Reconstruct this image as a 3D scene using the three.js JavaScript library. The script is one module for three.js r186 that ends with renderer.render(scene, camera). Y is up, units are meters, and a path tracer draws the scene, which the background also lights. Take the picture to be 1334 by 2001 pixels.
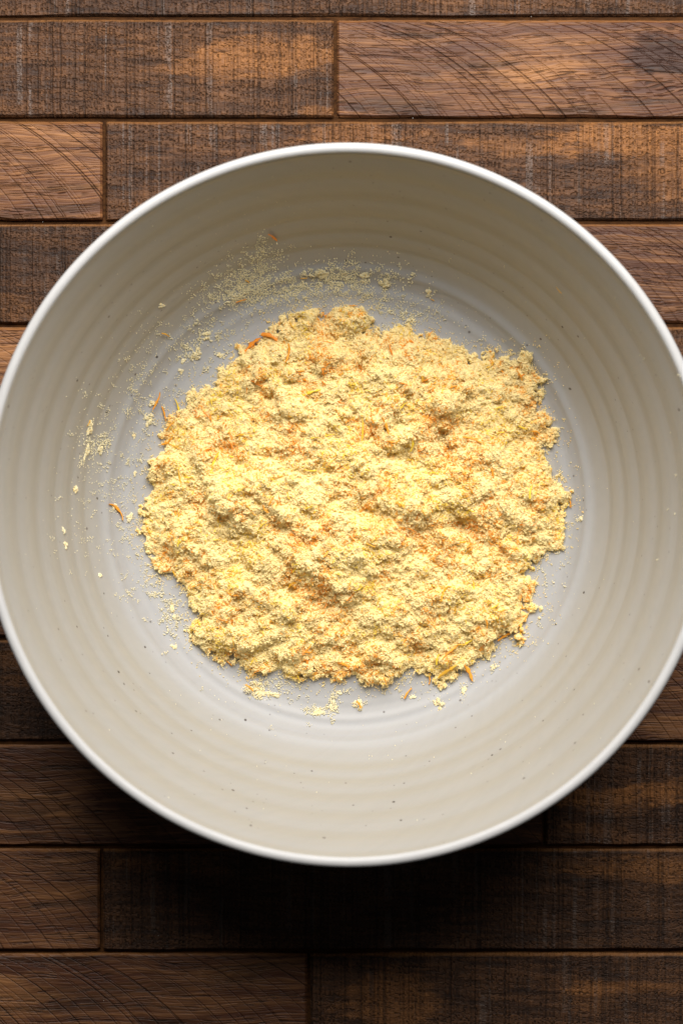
import * as THREE from 'three';
import { mergeGeometries } from 'three/addons/utils/BufferGeometryUtils.js';
import { RectAreaLightUniformsLib } from 'three/addons/lights/RectAreaLightUniformsLib.js';

// ---------------------------------------------------------------- camera, light, exposure
const scene = new THREE.Scene();
const CAM_H = 0.835, FOV = 28.39;
const camera = new THREE.PerspectiveCamera(FOV, 682 / 1024, 0.05, 12);
camera.up.set(0, 0, -1);
camera.position.set(0, CAM_H, 0);
camera.lookAt(0, 0, 0);
camera.focus = 0.818;
camera.userData.fStop = 6.3;

const renderer = new THREE.WebGLRenderer({ antialias: true });
renderer.toneMapping = THREE.LinearToneMapping;
renderer.toneMappingExposure = 1.0;
renderer.shadowMap.enabled = true;

scene.background = new THREE.Color(0.034, 0.0335, 0.033);   // the dim room round the table

RectAreaLightUniformsLib.init();
const KEY_POS = new THREE.Vector3(0.045, 0.60, -0.52), KEY_W = 0.72, KEY_H = 0.54, KEY_AIM = new THREE.Vector3(0, 0.02, 0.0);
const key = new THREE.RectAreaLight(new THREE.Color(1.0, 0.965, 0.935), 10.5, KEY_W, KEY_H);
key.name = 'softbox_light';
key.position.copy(KEY_POS);
key.lookAt(KEY_AIM);
scene.add(key);

// ---------------------------------------------------------------- helpers
let seed = 12345;
function rnd() { seed = (seed + 0x6d2b79f5) | 0; let t = Math.imul(seed ^ (seed >>> 15), 1 | seed); t = (t + Math.imul(t ^ (t >>> 7), 61 | t)) ^ t; return ((t ^ (t >>> 14)) >>> 0) / 4294967296; }
const rr = (a, b) => a + (b - a) * rnd();
const gauss = () => (rnd() + rnd() + rnd() + rnd() - 2) * 1.732;
const clamp = (x, a, b) => x < a ? a : x > b ? b : x;
const sst = (a, b, x) => { const t = clamp((x - a) / (b - a), 0, 1); return t * t * (3 - 2 * t); };
const mix = (a, b, t) => a + (b - a) * t;
function hash2(x, y) { let h = Math.imul(x | 0, 374761393) + Math.imul(y | 0, 668265263) | 0; h = Math.imul(h ^ (h >>> 13), 1274126177); return ((h ^ (h >>> 16)) >>> 0) / 4294967296; }
function n2(x, y) {                                   // value noise, 0..1
  const ix = Math.floor(x), iy = Math.floor(y), fx = x - ix, fy = y - iy, u = fx * fx * (3 - 2 * fx), v = fy * fy * (3 - 2 * fy);
  const a = hash2(ix, iy), b = hash2(ix + 1, iy), c = hash2(ix, iy + 1), d = hash2(ix + 1, iy + 1);
  return a + (b - a) * u + (c - a) * v + (a - b - c + d) * u * v;
}
const fbm = (x, y, o = 3) => { let s = 0, a = 0.5, t = 0; for (let i = 0; i < o; i++) { s += a * n2(x, y); t += a; x = x * 2.03 + 17.1; y = y * 2.03 + 9.7; a *= 0.5; } return s / t; };

const K = 2 * Math.tan(FOV * Math.PI / 360) / 2001;
const pxX = (px, h = 0) => (px - 667) * K * (CAM_H - h);      // a point of the table, in metres, from where it stands in the photograph
const pxZ = (py, h = 0) => (py - 1000.5) * K * (CAM_H - h);

const used = new Map();
function numbered(name) { const n = used.get(name) || 0; used.set(name, n + 1); return n ? `${name}_${String(n).padStart(3, '0')}` : name; }
function tag(o, label, category, group, kind) {
  if (label) o.userData.label = label;
  if (category) o.userData.category = category;
  if (group) o.userData.group = group;
  if (kind) o.userData.kind = kind;
  return o;
}
function mesh(name, geo, mat, parent) { const m = new THREE.Mesh(geo, mat); m.name = name; m.castShadow = m.receiveShadow = true; (parent || scene).add(m); return m; }
function dataTex(data, w, h, srgb) {
  const t = new THREE.DataTexture(data, w, h, THREE.RGBAFormat);
  t.magFilter = t.minFilter = THREE.LinearFilter; t.wrapS = THREE.MirroredRepeatWrapping; t.wrapT = THREE.ClampToEdgeWrapping;
  if (srgb) t.colorSpace = THREE.SRGBColorSpace;
  t.needsUpdate = true; return t;
}
const toS = (c) => { c = clamp(c, 0, 1); return 255 * (c <= 0.0031308 ? 12.92 * c : 1.055 * Math.pow(c, 1 / 2.4) - 0.055); };

// ---------------------------------------------------------------- tabletop of sawn planks
// rows: [top edge, bottom edge] in photograph pixels at table height, with the pieces along the row
const EDGE = [-367, -167, 33, 232, 433, 635, 838, 1043, 1248, 1452, 1655.5, 1860, 2065, 2270];
const BIG = 3000;
// piece: [start px, end px, kind (0 cross sawn, 1 arc sawn), brightness, warmth, seed, patches [[cx, cy, rx, ry, strength]]]
const ROWS = [
  [[-BIG, 900, 1, 1, .5, 13, []], [900, BIG, 0, 1, .5, 14, []]],
  [[-BIG, BIG, 0, .80, .26, 15, [[900, 10, 500, 14, .25]]]],
  [[-BIG, 655, 0, .92, .34, 16, [[545, 105, 130, 36, 1], [470, 130, 150, 32, .6], [620, 215, 40, 12, .6], [250, 130, 120, 60, .16]]], [655, BIG, 1, 1.0, .5, 17, [[1040, 120, 120, 40, .5], [900, 160, 200, 50, .2], [1290, 110, 70, 40, -.8]]]],
  [[-BIG, 203, 1, 1.12, .62, 18, [[60, 275, 140, 30, .5]]], [203, BIG, 0, .92, .30, 19, [[1240, 270, 170, 34, 1], [1010, 285, 120, 22, .55], [700, 262, 110, 22, .7], [1310, 330, 90, 60, .5], [330, 400, 110, 20, .2]]]],
  [[-BIG, 660, 0, .72, .18, 20, [[20, 600, 60, 30, .45], [150, 470, 100, 16, .2]]], [660, BIG, 1, .88, .42, 21, []]],
  [[-BIG, 400, 1, 1.15, .6, 22, [[10, 700, 60, 60, .6]]], [400, BIG, 0, .8, .3, 23, []]],
  [[-BIG, 800, 0, .9, .4, 24, []], [800, BIG, 1, .9, .4, 25, []]],
  [[-BIG, 500, 1, .8, .35, 26, []], [500, BIG, 1, .85, .5, 27, []]],
  [[-BIG, 700, 0, .55, .18, 28, [[10, 1290, 60, 20, .5], [30, 1330, 60, 12, .4]]], [700, BIG, 1, .95, .5, 29, [[1310, 1425, 60, 24, .7]]]],
  [[-BIG, 1063, 1, .82, .46, 30, [[60, 1570, 120, 30, .55], [130, 1600, 60, 14, .4]]], [1063, BIG, 0, .85, .36, 31, [[1180, 1560, 140, 24, .8], [1300, 1545, 90, 24, .7], [1150, 1620, 60, 12, .3]]]],
  [[-BIG, 198, 1, .86, .52, 32, [[90, 1700, 100, 20, .4]]], [198, BIG, 0, .62, .2, 33, [[1270, 1700, 140, 26, .8], [1150, 1690, 120, 16, .4], [330, 1690, 120, 18, .45], [420, 1710, 60, 14, .3]]]],
  [[-BIG, 603, 1, .80, .48, 34, [[20, 1950, 90, 50, .7], [420, 1920, 120, 30, .15]]], [603, BIG, 0, .72, .28, 35, [[760, 1960, 90, 60, .7], [1200, 1930, 130, 16, .6], [1150, 1950, 60, 30, .4]]]],
  [[-BIG, 300, 0, .9, .4, 36, []], [300, BIG, 1, .9, .4, 37, []]],
];
const TEX_W = 2048, TEX_H = 256, SPAN = 0.5;                  // one row texture covers half a metre
const R_SAW = 122;                                             // the arcs of the saw blade, mm
function sawLines(s, n, lo, hi) {                               // places and strengths of the arcs along the plank
  const out = [];
  seed = s * 7919 + 3;
  for (let x = lo; x < hi;) { x += rnd() < 0.25 ? rr(0.7, 1.8) : rr(2.6, 9.5); out.push([x, rnd() < 0.33 ? rr(.75, 1) : rr(.2, .6), rr(.13, .28)]); }
  return out;
}
function woodRow(row, r) {
  const y0 = pxZ(EDGE[r]) * 1000, y1 = pxZ(EDGE[r + 1]) * 1000, hgt = y1 - y0;
  const col = new Uint8Array(TEX_W * TEX_H * 4), bmp = new Uint8Array(TEX_W * TEX_H * 4), rgh = new Uint8Array(TEX_W * TEX_H * 4);
  const PX = K * CAM_H * 1000;                                   // mm per photograph pixel at the table
  for (const [a, b, kind, bright, warm, sd, patches] of row) {
    const i0 = Math.max(0, Math.floor((pxX(a) / SPAN + 0.5) * TEX_W)), i1 = Math.min(TEX_W, Math.ceil((pxX(b) / SPAN + 0.5) * TEX_W));
    const lines = kind ? sawLines(sd, 0, -330, 330) : null, ox = sd * 137.3, oy = sd * 71.7;
    const yTop = hgt * .5 + (hash2(sd, 5) - .5) * 30;
    // 1-D saw profile of cross-sawn boards
    const fineN = [], coarseN = [];
    if (!kind) for (let i = 0; i < TEX_W; i++) { const x = (i / TEX_W - 0.5) * SPAN * 1000; fineN[i] = .5 * n2(x * 1.3 + ox, 3.3) + .5 * n2(x * 2.7 + ox, 5.1); coarseN[i] = n2(x * .42 + ox, 8.1) * .5 + n2(x * 1.15 + ox, 2.7) * .5; }
    for (let j = 0; j < TEX_H; j++) {
      const y = (j + .5) / TEX_H * hgt, pyPx = EDGE[r] + (j + .5) / TEX_H * (EDGE[r + 1] - EDGE[r]);
      // where this height crosses the saw arcs
      let hits = null;
      if (kind) { const cy = 109 + (hash2(sd, 9) - .5) * 20, dy = cy - y, off = Math.sqrt(Math.max(1, R_SAW * R_SAW - dy * dy)); hits = lines.map(([x, s, w]) => [x + off - R_SAW * .75 + (n2(y * .5 + x, x) - .5) * .35, s * (0.55 + .9 * n2(y * .12 + x * 3.1, sd)), w]); }
      let hk = 0;
      for (let i = i0; i < i1; i++) {
        const x = ((i + .5) / TEX_W - 0.5) * SPAN * 1000, o = (j * TEX_W + i) * 4, xPx = 667 + x / PX;
        let patch = 0;
        const jag = (n2(x * .12 + ox, y * .5) - .5) * .7 + (n2(x * .5 + ox, y * 1.6) - .5) * .35;
        for (const [cx, cy, rx, ry, st] of patches) { const d = Math.hypot((xPx - cx) / rx, (pyPx - cy) / ry) + jag; patch += st * sst(1.25, .55, d); }
        let R, G, B, h, rough;
        const edgeD = Math.min(y, hgt - y);
        if (!kind) {
          const warp = (n2(x * .06 + ox, y * .09 + oy) - .5) * .5;
          const xi = clamp(Math.round(((x + warp) / SPAN / 1000 + .5) * TEX_W), 0, TEX_W - 1);
          const fine = fineN[xi], coarse = coarseN[xi];
          const c = Math.floor(x / .8 + warp * 1.5 + 500), cj = hash2(c, sd);
          const fibR = n2(x * .30 + cj * 5 + ox, y * .85 + cj * 1.7 + .3 * n2(x * 1.1, y * .6 + sd)), fib = 1 - Math.abs(2 * fibR - 1), fib2 = n2(x * 1.3 + ox + 40, y * 5.2 + cj * 3);
          const grain = n2(x * .10 + ox, y * 1.5 + oy);
          const crack = sst(.84, .95, fib) * sst(.26, .50, grain * .6 + .4 * fib2);
          const groove = sst(.38, .20, fine) * (0.45 + .55 * n2(x * .7 + ox, y * .16 + oy));
          const low = fbm(x * .017 + ox, y * .075 + oy, 4), mid = fbm(x * .06 + ox, y * .35 + 5 + oy, 3);
          let or = clamp(sst(.54, .84, low + (mid - .5) * .4) * warm * .55 + patch, 0, 1);
          or *= .75 + .5 * (fib2 - .3);
          const grey = sst(.60, .76, coarse) * sst(.34, .62, n2(x * .3 + ox + 9, y * .12 + oy)) * (1 - .55 * or);  // pale sheen of the saw facets, painted into the wood colour
          const darkS = sst(.52, .30, mid * .6 + low * .4);
          let t = .32 + .40 * (mid - .4) + .40 * (fib2 - .5) + .45 * (grain - .5) + .35 * (fibR - .5);
          t = clamp(t, 0, 1);
          R = mix(.044, .225, t); G = mix(.0195, .098, t); B = mix(.0105, .040, t);
          R = mix(R, .44 * (.65 + .5 * t), or); G = mix(G, .182 * (.62 + .55 * t), or); B = mix(B, .056 * (.6 + .6 * t), or);
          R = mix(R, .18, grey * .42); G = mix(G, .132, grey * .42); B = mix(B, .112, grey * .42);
          const k = .68 * bright * (1 - .55 * crack) * (1 - .40 * groove) * (1 - .22 * darkS * (1 - or));
          const ln = 1 + .62 * (fine - .5) + .18 * (coarse - .5); R *= k * ln * 1.06; G *= k * ln * 1.06; B *= k * ln;
          h = .50 + .22 * (coarse - .5) + .30 * (fine - .5) + .16 * (fib2 - .5) + .26 * (fibR - .5) + .10 * (mid - .5) - .32 * crack - .18 * groove;
          rough = .62 - .22 * grey + .15 * (fib - .5) + .1 * crack;
        } else {
          const yw = y + (fbm(x * .018 + ox, y * .06 + oy, 3) - .5) * 9 + (n2(x * .12 + ox, y * .6) - .5) * .6;
          const g1 = n2(x * .022 + ox, yw * .55 + oy), g2 = n2(x * .05 + ox, yw * 2.3 + oy), g3 = n2(x * .16 + ox, yw * 5.2 + oy);
          const pore = sst(.63, .82, n2(x * .22 + ox + 31, yw * 4.6 + oy)) * sst(.35, .6, n2(x * .05 + 7 + ox, yw * .7));
          const fig = sst(.60, .78, n2(x * .030 + ox + 77, yw * .33 + oy) * .75 + g2 * .25) * (.55 + .45 * n2(x * .3 + ox, yw * 1.8));
          let t = clamp(.02 + .50 * g1 + .65 * (g2 - .4) + .50 * (g3 - .5) + (warm - .5) * .5 + patch * .6, 0, 1);
          R = mix(.130, .50, t * t * .6 + t * .4); G = mix(.047, .224, t * t * .6 + t * .4); B = mix(.022, .080, t * t * .6 + t * .4);
          let cut = 0;
          if (hits) {
            while (hk < hits.length - 1 && hits[hk + 1][0] < x - .5) hk++;
            for (let q = Math.max(0, hk - 1); q < Math.min(hits.length, hk + 4); q++) { const d = Math.abs(x - hits[q][0]); if (d < 1) cut = Math.max(cut, sst(hits[q][2] * 2.1, hits[q][2] * .55, d) * Math.min(1, hits[q][1])); }
          }
          const cell = hk >= 0 && hits ? hash2(hk, sd) : .5;
          const k = .62 * bright * (1 - .55 * pore) * (1 - .60 * fig) * (1 - .62 * cut) * (.9 + .2 * cell) * (patch < 0 ? Math.max(.4, 1 + patch * .6) : 1);
          R *= k; G *= k; B *= k;
          h = .62 + .10 * (g2 - .5) + .16 * (g3 - .5) - .20 * pore - .30 * cut - .10 * fig + .04 * (cell - .5);
          rough = .52 + .12 * (g3 - .5) + .15 * pore;
        }
        // bare, worn wood along the arris of each board
        const wear = sst(1.9 + .9 * n2(x * .25 + ox, 4), 1.2, y) * (.55 + .45 * n2(x * .5 + ox, y * 2)) + .35 * sst(.7, .3, hgt - y) * n2(x * .4 + ox, 9);
        R = mix(R, .27, wear * .7); G = mix(G, .115, wear * .7); B = mix(B, .032, wear * .7);
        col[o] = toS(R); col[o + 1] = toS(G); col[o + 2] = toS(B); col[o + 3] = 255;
        bmp[o] = bmp[o + 1] = bmp[o + 2] = 255 * clamp(h, 0, 1); bmp[o + 3] = 255;
        rgh[o] = rgh[o + 1] = rgh[o + 2] = 255 * clamp(rough, .2, 1); rgh[o + 3] = 255;
        void edgeD;
      }
    }
  }
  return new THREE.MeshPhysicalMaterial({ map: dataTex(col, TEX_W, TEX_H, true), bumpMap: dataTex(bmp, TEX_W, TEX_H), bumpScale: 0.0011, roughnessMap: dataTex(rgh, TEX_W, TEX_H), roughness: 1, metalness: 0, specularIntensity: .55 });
}
// one board: a box with chamfered, slightly uneven arrises; origin of its coordinates at the table's middle
function plankGeo(x0, x1, z0, z1, top, sd, vz0, vz1) {
  const G = 0.0009, C = 0.0011, DEPTH = 0.012, n = Math.max(2, Math.min(60, Math.round((x1 - x0) / .006)));
  const pos = [], uv = [], idx = [], ax = x0 + G * .75, bx = x1 - G * .75, az = z0 + G, bz = z1 - G;
  const wob = (x, k) => (n2(x * 260 + sd * 3.1, k * 7.7 + sd) - .5) * .0008 + (n2(x * 40 + sd, k * 3.3) - .5) * .0011;
  const U = (x) => x / SPAN + .5, V = (z) => (z - vz0) / (vz1 - vz0);
  const put = (x, y, z) => { pos.push(x, y, z); uv.push(U(x), clamp(V(z), .003, .997)); };
  // rings across the board: side, chamfer, top ... ; each station along x has 8 points
  const stations = [];
  stations.push([ax, -C, 1]); stations.push([ax, -C, 0]);
  void stations;
  const xs = [];
  xs.push([ax, -C * .9, true]);                             // end chamfer
  for (let i = 0; i <= n; i++) xs.push([mix(ax + C * .8, bx - C * .8, i / n), 0, false]);
  xs.push([bx, -C * .9, true]);
  for (const [x, drop] of xs) {
    const wa = wob(x, 1), wb = wob(x, 2), wc = wob(x, 3) * .7;
    put(x, top - DEPTH, az + wa * .4); put(x, top - C + drop, az + wa * .4);
    put(x, top + drop + wc * .15, az + C + wa); put(x, top + drop, az + C * 3.5);
    put(x, top + drop, bz - C * 3); put(x, top + drop + wc * .15, bz - C * .7 + wb);
    put(x, top - C + drop, bz + wb * .4); put(x, top - DEPTH, bz + wb * .4);
  }
  for (let i = 0; i < xs.length - 1; i++) for (let k = 0; k < 7; k++) { const a = i * 8 + k, b = a + 8; idx.push(a, a + 1, b, b, a + 1, b + 1); }
  const e0 = 0, e1 = (xs.length - 1) * 8;
  for (let k = 1; k < 7; k++) { idx.push(e0, e0 + k + 1, e0 + k); idx.push(e1, e1 + k, e1 + k + 1); }
  const g = new THREE.BufferGeometry();
  g.setAttribute('position', new THREE.Float32BufferAttribute(pos, 3)); g.setAttribute('uv', new THREE.Float32BufferAttribute(uv, 2)); g.setIndex(idx);
  const f = g.toNonIndexed(); f.computeVertexNormals(); return f;
}
const table = new THREE.Group(); scene.add(table);
table.name = 'tabletop';
tag(table, 'dark brown tabletop of rough sawn wooden planks laid in staggered rows', null, null, 'structure');
{
  ROWS.forEach((row, r) => {
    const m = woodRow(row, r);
    const z0 = pxZ(EDGE[r]), z1 = pxZ(EDGE[r + 1]);
    row.forEach(([a, b], q) => {
      const x0 = Math.max(-.42, pxX(a)), x1 = Math.min(.42, pxX(b));
      const top = (hash2(r * 5 + q, 77) - .5) * .0016 - .0008;
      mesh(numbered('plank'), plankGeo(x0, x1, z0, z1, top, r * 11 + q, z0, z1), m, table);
    });
  });
  const zA = pxZ(EDGE[0]), zB = pxZ(EDGE[EDGE.length - 1]);
  const W = 512, d = new Uint8Array(W * W * 4);
  for (let j = 0; j < W; j++) for (let i = 0; i < W; i++) { const t = fbm(i * .12, j * .35, 3), o = (j * W + i) * 4; d[o] = toS(mix(.015, .10, t)); d[o + 1] = toS(mix(.007, .042, t)); d[o + 2] = toS(mix(.004, .014, t)); d[o + 3] = 255; }
  const t = dataTex(d, W, W, true); t.wrapT = THREE.MirroredRepeatWrapping; t.repeat.set(6, 6);
  const back = new THREE.BoxGeometry(.84, .012, zB - zA); back.translate(0, -.0092, (zA + zB) / 2);
  mesh('backing_board', back, new THREE.MeshPhysicalMaterial({ map: t, roughness: .9, specularIntensity: .15 }), table);
}

// ---------------------------------------------------------------- stoneware bowl
const BC = new THREE.Vector3((678.8 - 667) * K * (CAM_H - .085), 0, (986.5 - 1000.5) * K * (CAM_H - .085));
const SQ = 706.5 / 716.2;                                     // the bowl is a little out of round
const R_OUT = 716.2 * K * (CAM_H - .0835);
const R_IN = R_OUT - .0036;
// inside profile in metres, from the middle of the floor to the lip
const PROFILE = [];
{
  const raw = [];
  for (let i = 0; i <= 60; i++) { const r = .078 * i / 60; raw.push([r, .0068 - .0004 * Math.cos(r / .078 * 3)]); }
  const P = [[.078, .0072], [.103, .0072], [.1085, .030], [R_IN, .0835]];
  for (let i = 1; i <= 200; i++) { const t = i / 200, a = (1 - t) ** 3, b = 3 * t * (1 - t) ** 2, c = 3 * t * t * (1 - t), d = t ** 3; raw.push([a * P[0][0] + b * P[1][0] + c * P[2][0] + d * P[3][0], a * P[0][1] + b * P[1][1] + c * P[2][1] + d * P[3][1]]); }
  let s = 0;
  for (let i = 0; i < raw.length; i++) {
    const p = raw[i], q = raw[Math.min(i + 1, raw.length - 1)], o = raw[Math.max(i - 1, 0)];
    if (i) s += Math.hypot(p[0] - o[0], p[1] - o[1]);
    let tx = q[0] - o[0], ty = q[1] - o[1]; const l = Math.hypot(tx, ty); tx /= l; ty /= l;
    const wav = s * 1000, w = Math.sin(wav / 11.5 * 6.283 + 2.2 * Math.sin(wav * .06)) * .00011 + Math.sin(wav / 5.75 * 6.283 + 4.4 * Math.sin(wav * .06) + .8) * .00003 + Math.sin(wav / 3.3 * 6.283 + 3 * Math.sin(wav * .09)) * .000008 + (n2(wav * .3, 4.4) - .5) * .00004;
    const ring = .0009 * Math.exp(-(((p[0] - .0975) / .0022) ** 2)) + .00035 * Math.exp(-(((p[0] - .0885) / .0018) ** 2)) + .00025 * Math.exp(-(((p[0] - .082) / .002) ** 2));
    const d = (w * sst(.05, .09, p[0]) + ring) * (i === raw.length - 1 ? 0 : 1);
    PROFILE.push([Math.max(0, p[0] - ty * d), p[1] + tx * d, s]);
  }
}
const S_IN = PROFILE[PROFILE.length - 1][2];
function bowlY(r) {
  if (r >= PROFILE[PROFILE.length - 1][0]) return .0835;
  let a = 0, b = PROFILE.length - 1; while (b - a > 1) { const m = (a + b) >> 1; if (PROFILE[m][0] <= r) a = m; else b = m; }
  const p = PROFILE[a], q = PROFILE[b]; return mix(p[1], q[1], clamp((r - p[0]) / Math.max(1e-6, q[0] - p[0]), 0, 1));
}
function bowlS(r) { let a = 0, b = PROFILE.length - 1; while (b - a > 1) { const m = (a + b) >> 1; if (PROFILE[m][0] <= r) a = m; else b = m; } return PROFILE[a][2]; }
const bowlR = (x, z) => Math.hypot(x - BC.x, (z - BC.z) / SQ);
function onBowl(px, py, lift = 0) {                            // point of the inside surface seen at a pixel of the photograph
  let h = .01; for (let i = 0; i < 14; i++) h = mix(h, bowlY(bowlR(pxX(px, h), pxZ(py, h))) + lift, .7);
  return new THREE.Vector3(pxX(px, h), h, pxZ(py, h));
}
function bowlNormal(x, z) {
  const e = .0015, f = (a, b) => bowlY(bowlR(a, b));
  return new THREE.Vector3(f(x - e, z) - f(x + e, z), 2 * e, f(x, z - e) - f(x, z + e)).normalize();
}
const bowl = new THREE.Group(); bowl.name = 'mixing_bowl'; bowl.position.copy(BC); scene.add(bowl);
tag(bowl, 'wide speckled cream stoneware mixing bowl with throwing rings, standing on the planks', 'bowl');
{
  const W = 2048, H = 1024, V_IN = .86, d = new Uint8Array(W * H * 4), rg = new Uint8Array(W * H * 4);
  for (let j = 0; j < H; j++) {
    const s = (j + .5) / H / V_IN * S_IN * 1000;
    // the glaze breaks beige and grey along the throwing rings
    for (let i = 0; i < W; i++) {
      const o = (j * W + i) * 4, a = i / W * 6.28318, cx = Math.cos(a) * 3, cy = Math.sin(a) * 3;
      const wv = (fbm(cx * .6 + 5, cy * .6 + s * .02, 2) - .5) * 2.4, ss = s + wv;
      const band = .5 + .5 * Math.sin(ss / 11.5 * 6.283 + 2.2 * Math.sin(ss * .06) + .9), fineB = n2(ss * .55, 3.1 + cx * .15), fineC = n2(ss * 1.5, 8.1 + cx * .3);
      const wall = sst(97, 113, s + wv), streak = fbm(cx * 3 + 40, ss * .5, 2);
      const bei = clamp(wall * (.70 + .30 * (band - .5) + .07 * (fineB - .5) + .08 * (streak - .5)) + (1 - wall) * (.10 + .22 * (fineB - .5) + .1 * (streak - .5)) + .10 * (fineC - .5), 0, 1);
      const mott = 1 + (fbm(cx * 14, s * .4 + cy * 14, 2) - .5) * .05;
      d[o] = toS(mix(.396, .384, bei) * mott); d[o + 1] = toS(mix(.394, .356, bei) * mott); d[o + 2] = toS(mix(.389, .292, bei) * mott); d[o + 3] = 255;
      rg[o] = rg[o + 1] = rg[o + 2] = 255 * clamp(.50 + .12 * (fineB - .5) + .10 * (mott - 1) * 10, .2, 1); rg[o + 3] = 255;
      if (j > H * V_IN) { d[o] = toS(.378 * mott); d[o + 1] = toS(.35 * mott); d[o + 2] = toS(.29 * mott); }
    }
  }
  const speck = (ang, s, rad, dark) => {                        // iron specks in the glaze
    const u = ((ang / (2 * Math.PI)) % 1 + 1) % 1 * W, v = s / S_IN * V_IN * H;
    let rad0 = .02; for (const p of PROFILE) if (p[2] >= s) { rad0 = Math.max(.02, p[0]); break; }
    const du = rad / (2 * Math.PI * rad0) * W, dv = rad / S_IN * V_IN * H;
    for (let j = Math.floor(v - dv * 2 - 1); j <= v + dv * 2 + 1; j++) for (let i = Math.floor(u - du * 2 - 1); i <= u + du * 2 + 1; i++) {
      if (j < 0 || j >= H) continue;
      const q = Math.hypot((i + .5 - u) / Math.max(du, .7), (j + .5 - v) / Math.max(dv, .7)), k = sst(1.35, .6, q) * dark; if (k <= 0) continue;
      const o = (j * W + ((i % W) + W) % W) * 4; d[o] = mix(d[o], 58, k); d[o + 1] = mix(d[o + 1], 50, k); d[o + 2] = mix(d[o + 2], 44, k);
    }
  };
  const at = (px, py) => { const p = onBowl(px, py); return [Math.atan2((p.x - BC.x), (p.z - BC.z) / SQ), bowlS(bowlR(p.x, p.z))]; };
  const SPECKS = '1140,1158 1122,1348 1248,1308 1269,1333 1123,1452 1139,1397 1085,1220 1061,1409 1030,674 1099,638 1129,657 1113,759 1056,662 213,619 197,558 306,697 264,731 344,754 150,743 257,773 421,590 466,548 202,1160 210,1243 150,1225 113,1230 294,1215 283,1265 242,1337 265,1391 231,1314 429,1407 526,1428 479,1408 374,1428 338,1472 455,1545 482,1580 490,1613 609,1507 633,1638 789,1531 961,1476 977,1464 1023,1521 783,1602 899,1369 750,1392 769,1568 690,1573 684,316 677,509 714,512 778,502 763,463 822,452 917,648 969,709 1114,760 1121,930 1328,800 16,794 179,866 189,974 152,933 170,1033 208,805';
  seed = 4242;
  SPECKS.split(' ').forEach((t, k) => { const [px, py] = t.split(',').map(Number), [a, s] = at(px, py); speck(a, s, rr(.00034, .00052), k % 3 ? .55 : .9); });
  for (let k = 0; k < 320; k++) { const s = S_IN * Math.sqrt(rr(.12, .99)); speck(rr(0, 6.283), s, rr(.00018, .00036), rr(.15, .5)); }
  const tx = dataTex(d, W, H, true), tr = dataTex(rg, W, H); tx.wrapS = tr.wrapS = THREE.RepeatWrapping;
  const glaze = new THREE.MeshPhysicalMaterial({ map: tx, roughnessMap: tr, roughness: 1, metalness: 0, specularIntensity: .7 });
  const TOP = PROFILE[PROFILE.length - 1];
  const pts = PROFILE.map((p) => [p[0], p[1], p[2] / S_IN * V_IN]);
  const nIn = pts.length;
  const outer = [[R_OUT + .0002, .0828], [R_OUT - .003, .074], [R_OUT - .012, .052], [R_OUT - .022, .030], [R_OUT - .030, .0135], [R_OUT - .040, .0065], [.084, .0045], [.0825, .0008], [.081, 0], [.077, 0], [.0755, .0015], [.074, .0028], [0, .0030]];
  const oc = new THREE.CatmullRomCurve3(outer.slice(0, 7).map(([r, y]) => new THREE.Vector3(r, y, 0)));
  for (let i = 0; i <= 40; i++) { const p = oc.getPoint(i / 40); pts.push([p.x, p.y, .90 + .08 * i / 40]); }
  for (const [r, y] of outer.slice(7)) pts.push([r, y, .99]);
  const lathe = (list, seg) => {
    const g = new THREE.LatheGeometry(list.map((p) => new THREE.Vector2(p[0], p[1])), seg), uv = g.attributes.uv, p = g.attributes.position;
    for (let i = 0; i <= seg; i++) for (let j = 0; j < list.length; j++) {
      const k = i * list.length + j; uv.setXY(k, i / seg, list[j][2]);
      const a = i / seg * 2 * Math.PI, f = sst(.02, .08, p.getY(k)), wob = 1 + (fbm(Math.cos(a) * 1.5 + 7, Math.sin(a) * 1.5 + list[j][2] * 75, 3) - .5) * .0002 * sst(.05, .1, Math.hypot(p.getX(k), p.getZ(k))) * (list.length > 60 ? 1 : 0) + .0011 * f * Math.sin(2 * a + .7) + .0006 * f * Math.sin(3 * a + 2) + .0004 * f * Math.sin(5 * a);
      p.setXYZ(k, p.getX(k) * wob, p.getY(k) + f * .0005 * Math.sin(2 * a + 1.1) + f * .0002 * Math.sin(5 * a), p.getZ(k) * wob * SQ);
    }
    g.computeVertexNormals();
    const nn = g.attributes.normal; for (let j = 0; j < list.length; j++) { const a = j, b = seg * list.length + j; nn.setXYZ(b, nn.getX(a), nn.getY(a), nn.getZ(a)); }
    return g;
  };
  void nIn;
  mesh('body', lathe(pts, 220), glaze, bowl);
  // rounded lip, bare and whiter than the glaze
  const lip = [], cx = (TOP[0] + R_OUT) / 2, rad = (R_OUT - TOP[0]) / 2 + .00012;
  for (let i = 0; i <= 22; i++) { const a = Math.PI * 1.12 * (i / 22) - Math.PI * .06; lip.push([cx - Math.cos(a) * rad, .0834 + Math.sin(a) * rad * .86, i / 22]); }
  const RW = 1024, RH = 32, rd = new Uint8Array(RW * RH * 4);
  for (let j = 0; j < RH; j++) for (let i = 0; i < RW; i++) { const o = (j * RW + i) * 4, m = 1 + (fbm(i * .11, j * .3, 3) - .5) * .16; rd[o] = toS(.52 * m); rd[o + 1] = toS(.517 * m); rd[o + 2] = toS(.505 * m); rd[o + 3] = 255; }
  const rt = dataTex(rd, RW, RH, true); rt.wrapS = THREE.RepeatWrapping;
  mesh('rim', lathe(lip, 220), new THREE.MeshPhysicalMaterial({ map: rt, roughness: .5, specularIntensity: .8 }), bowl);
}

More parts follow.
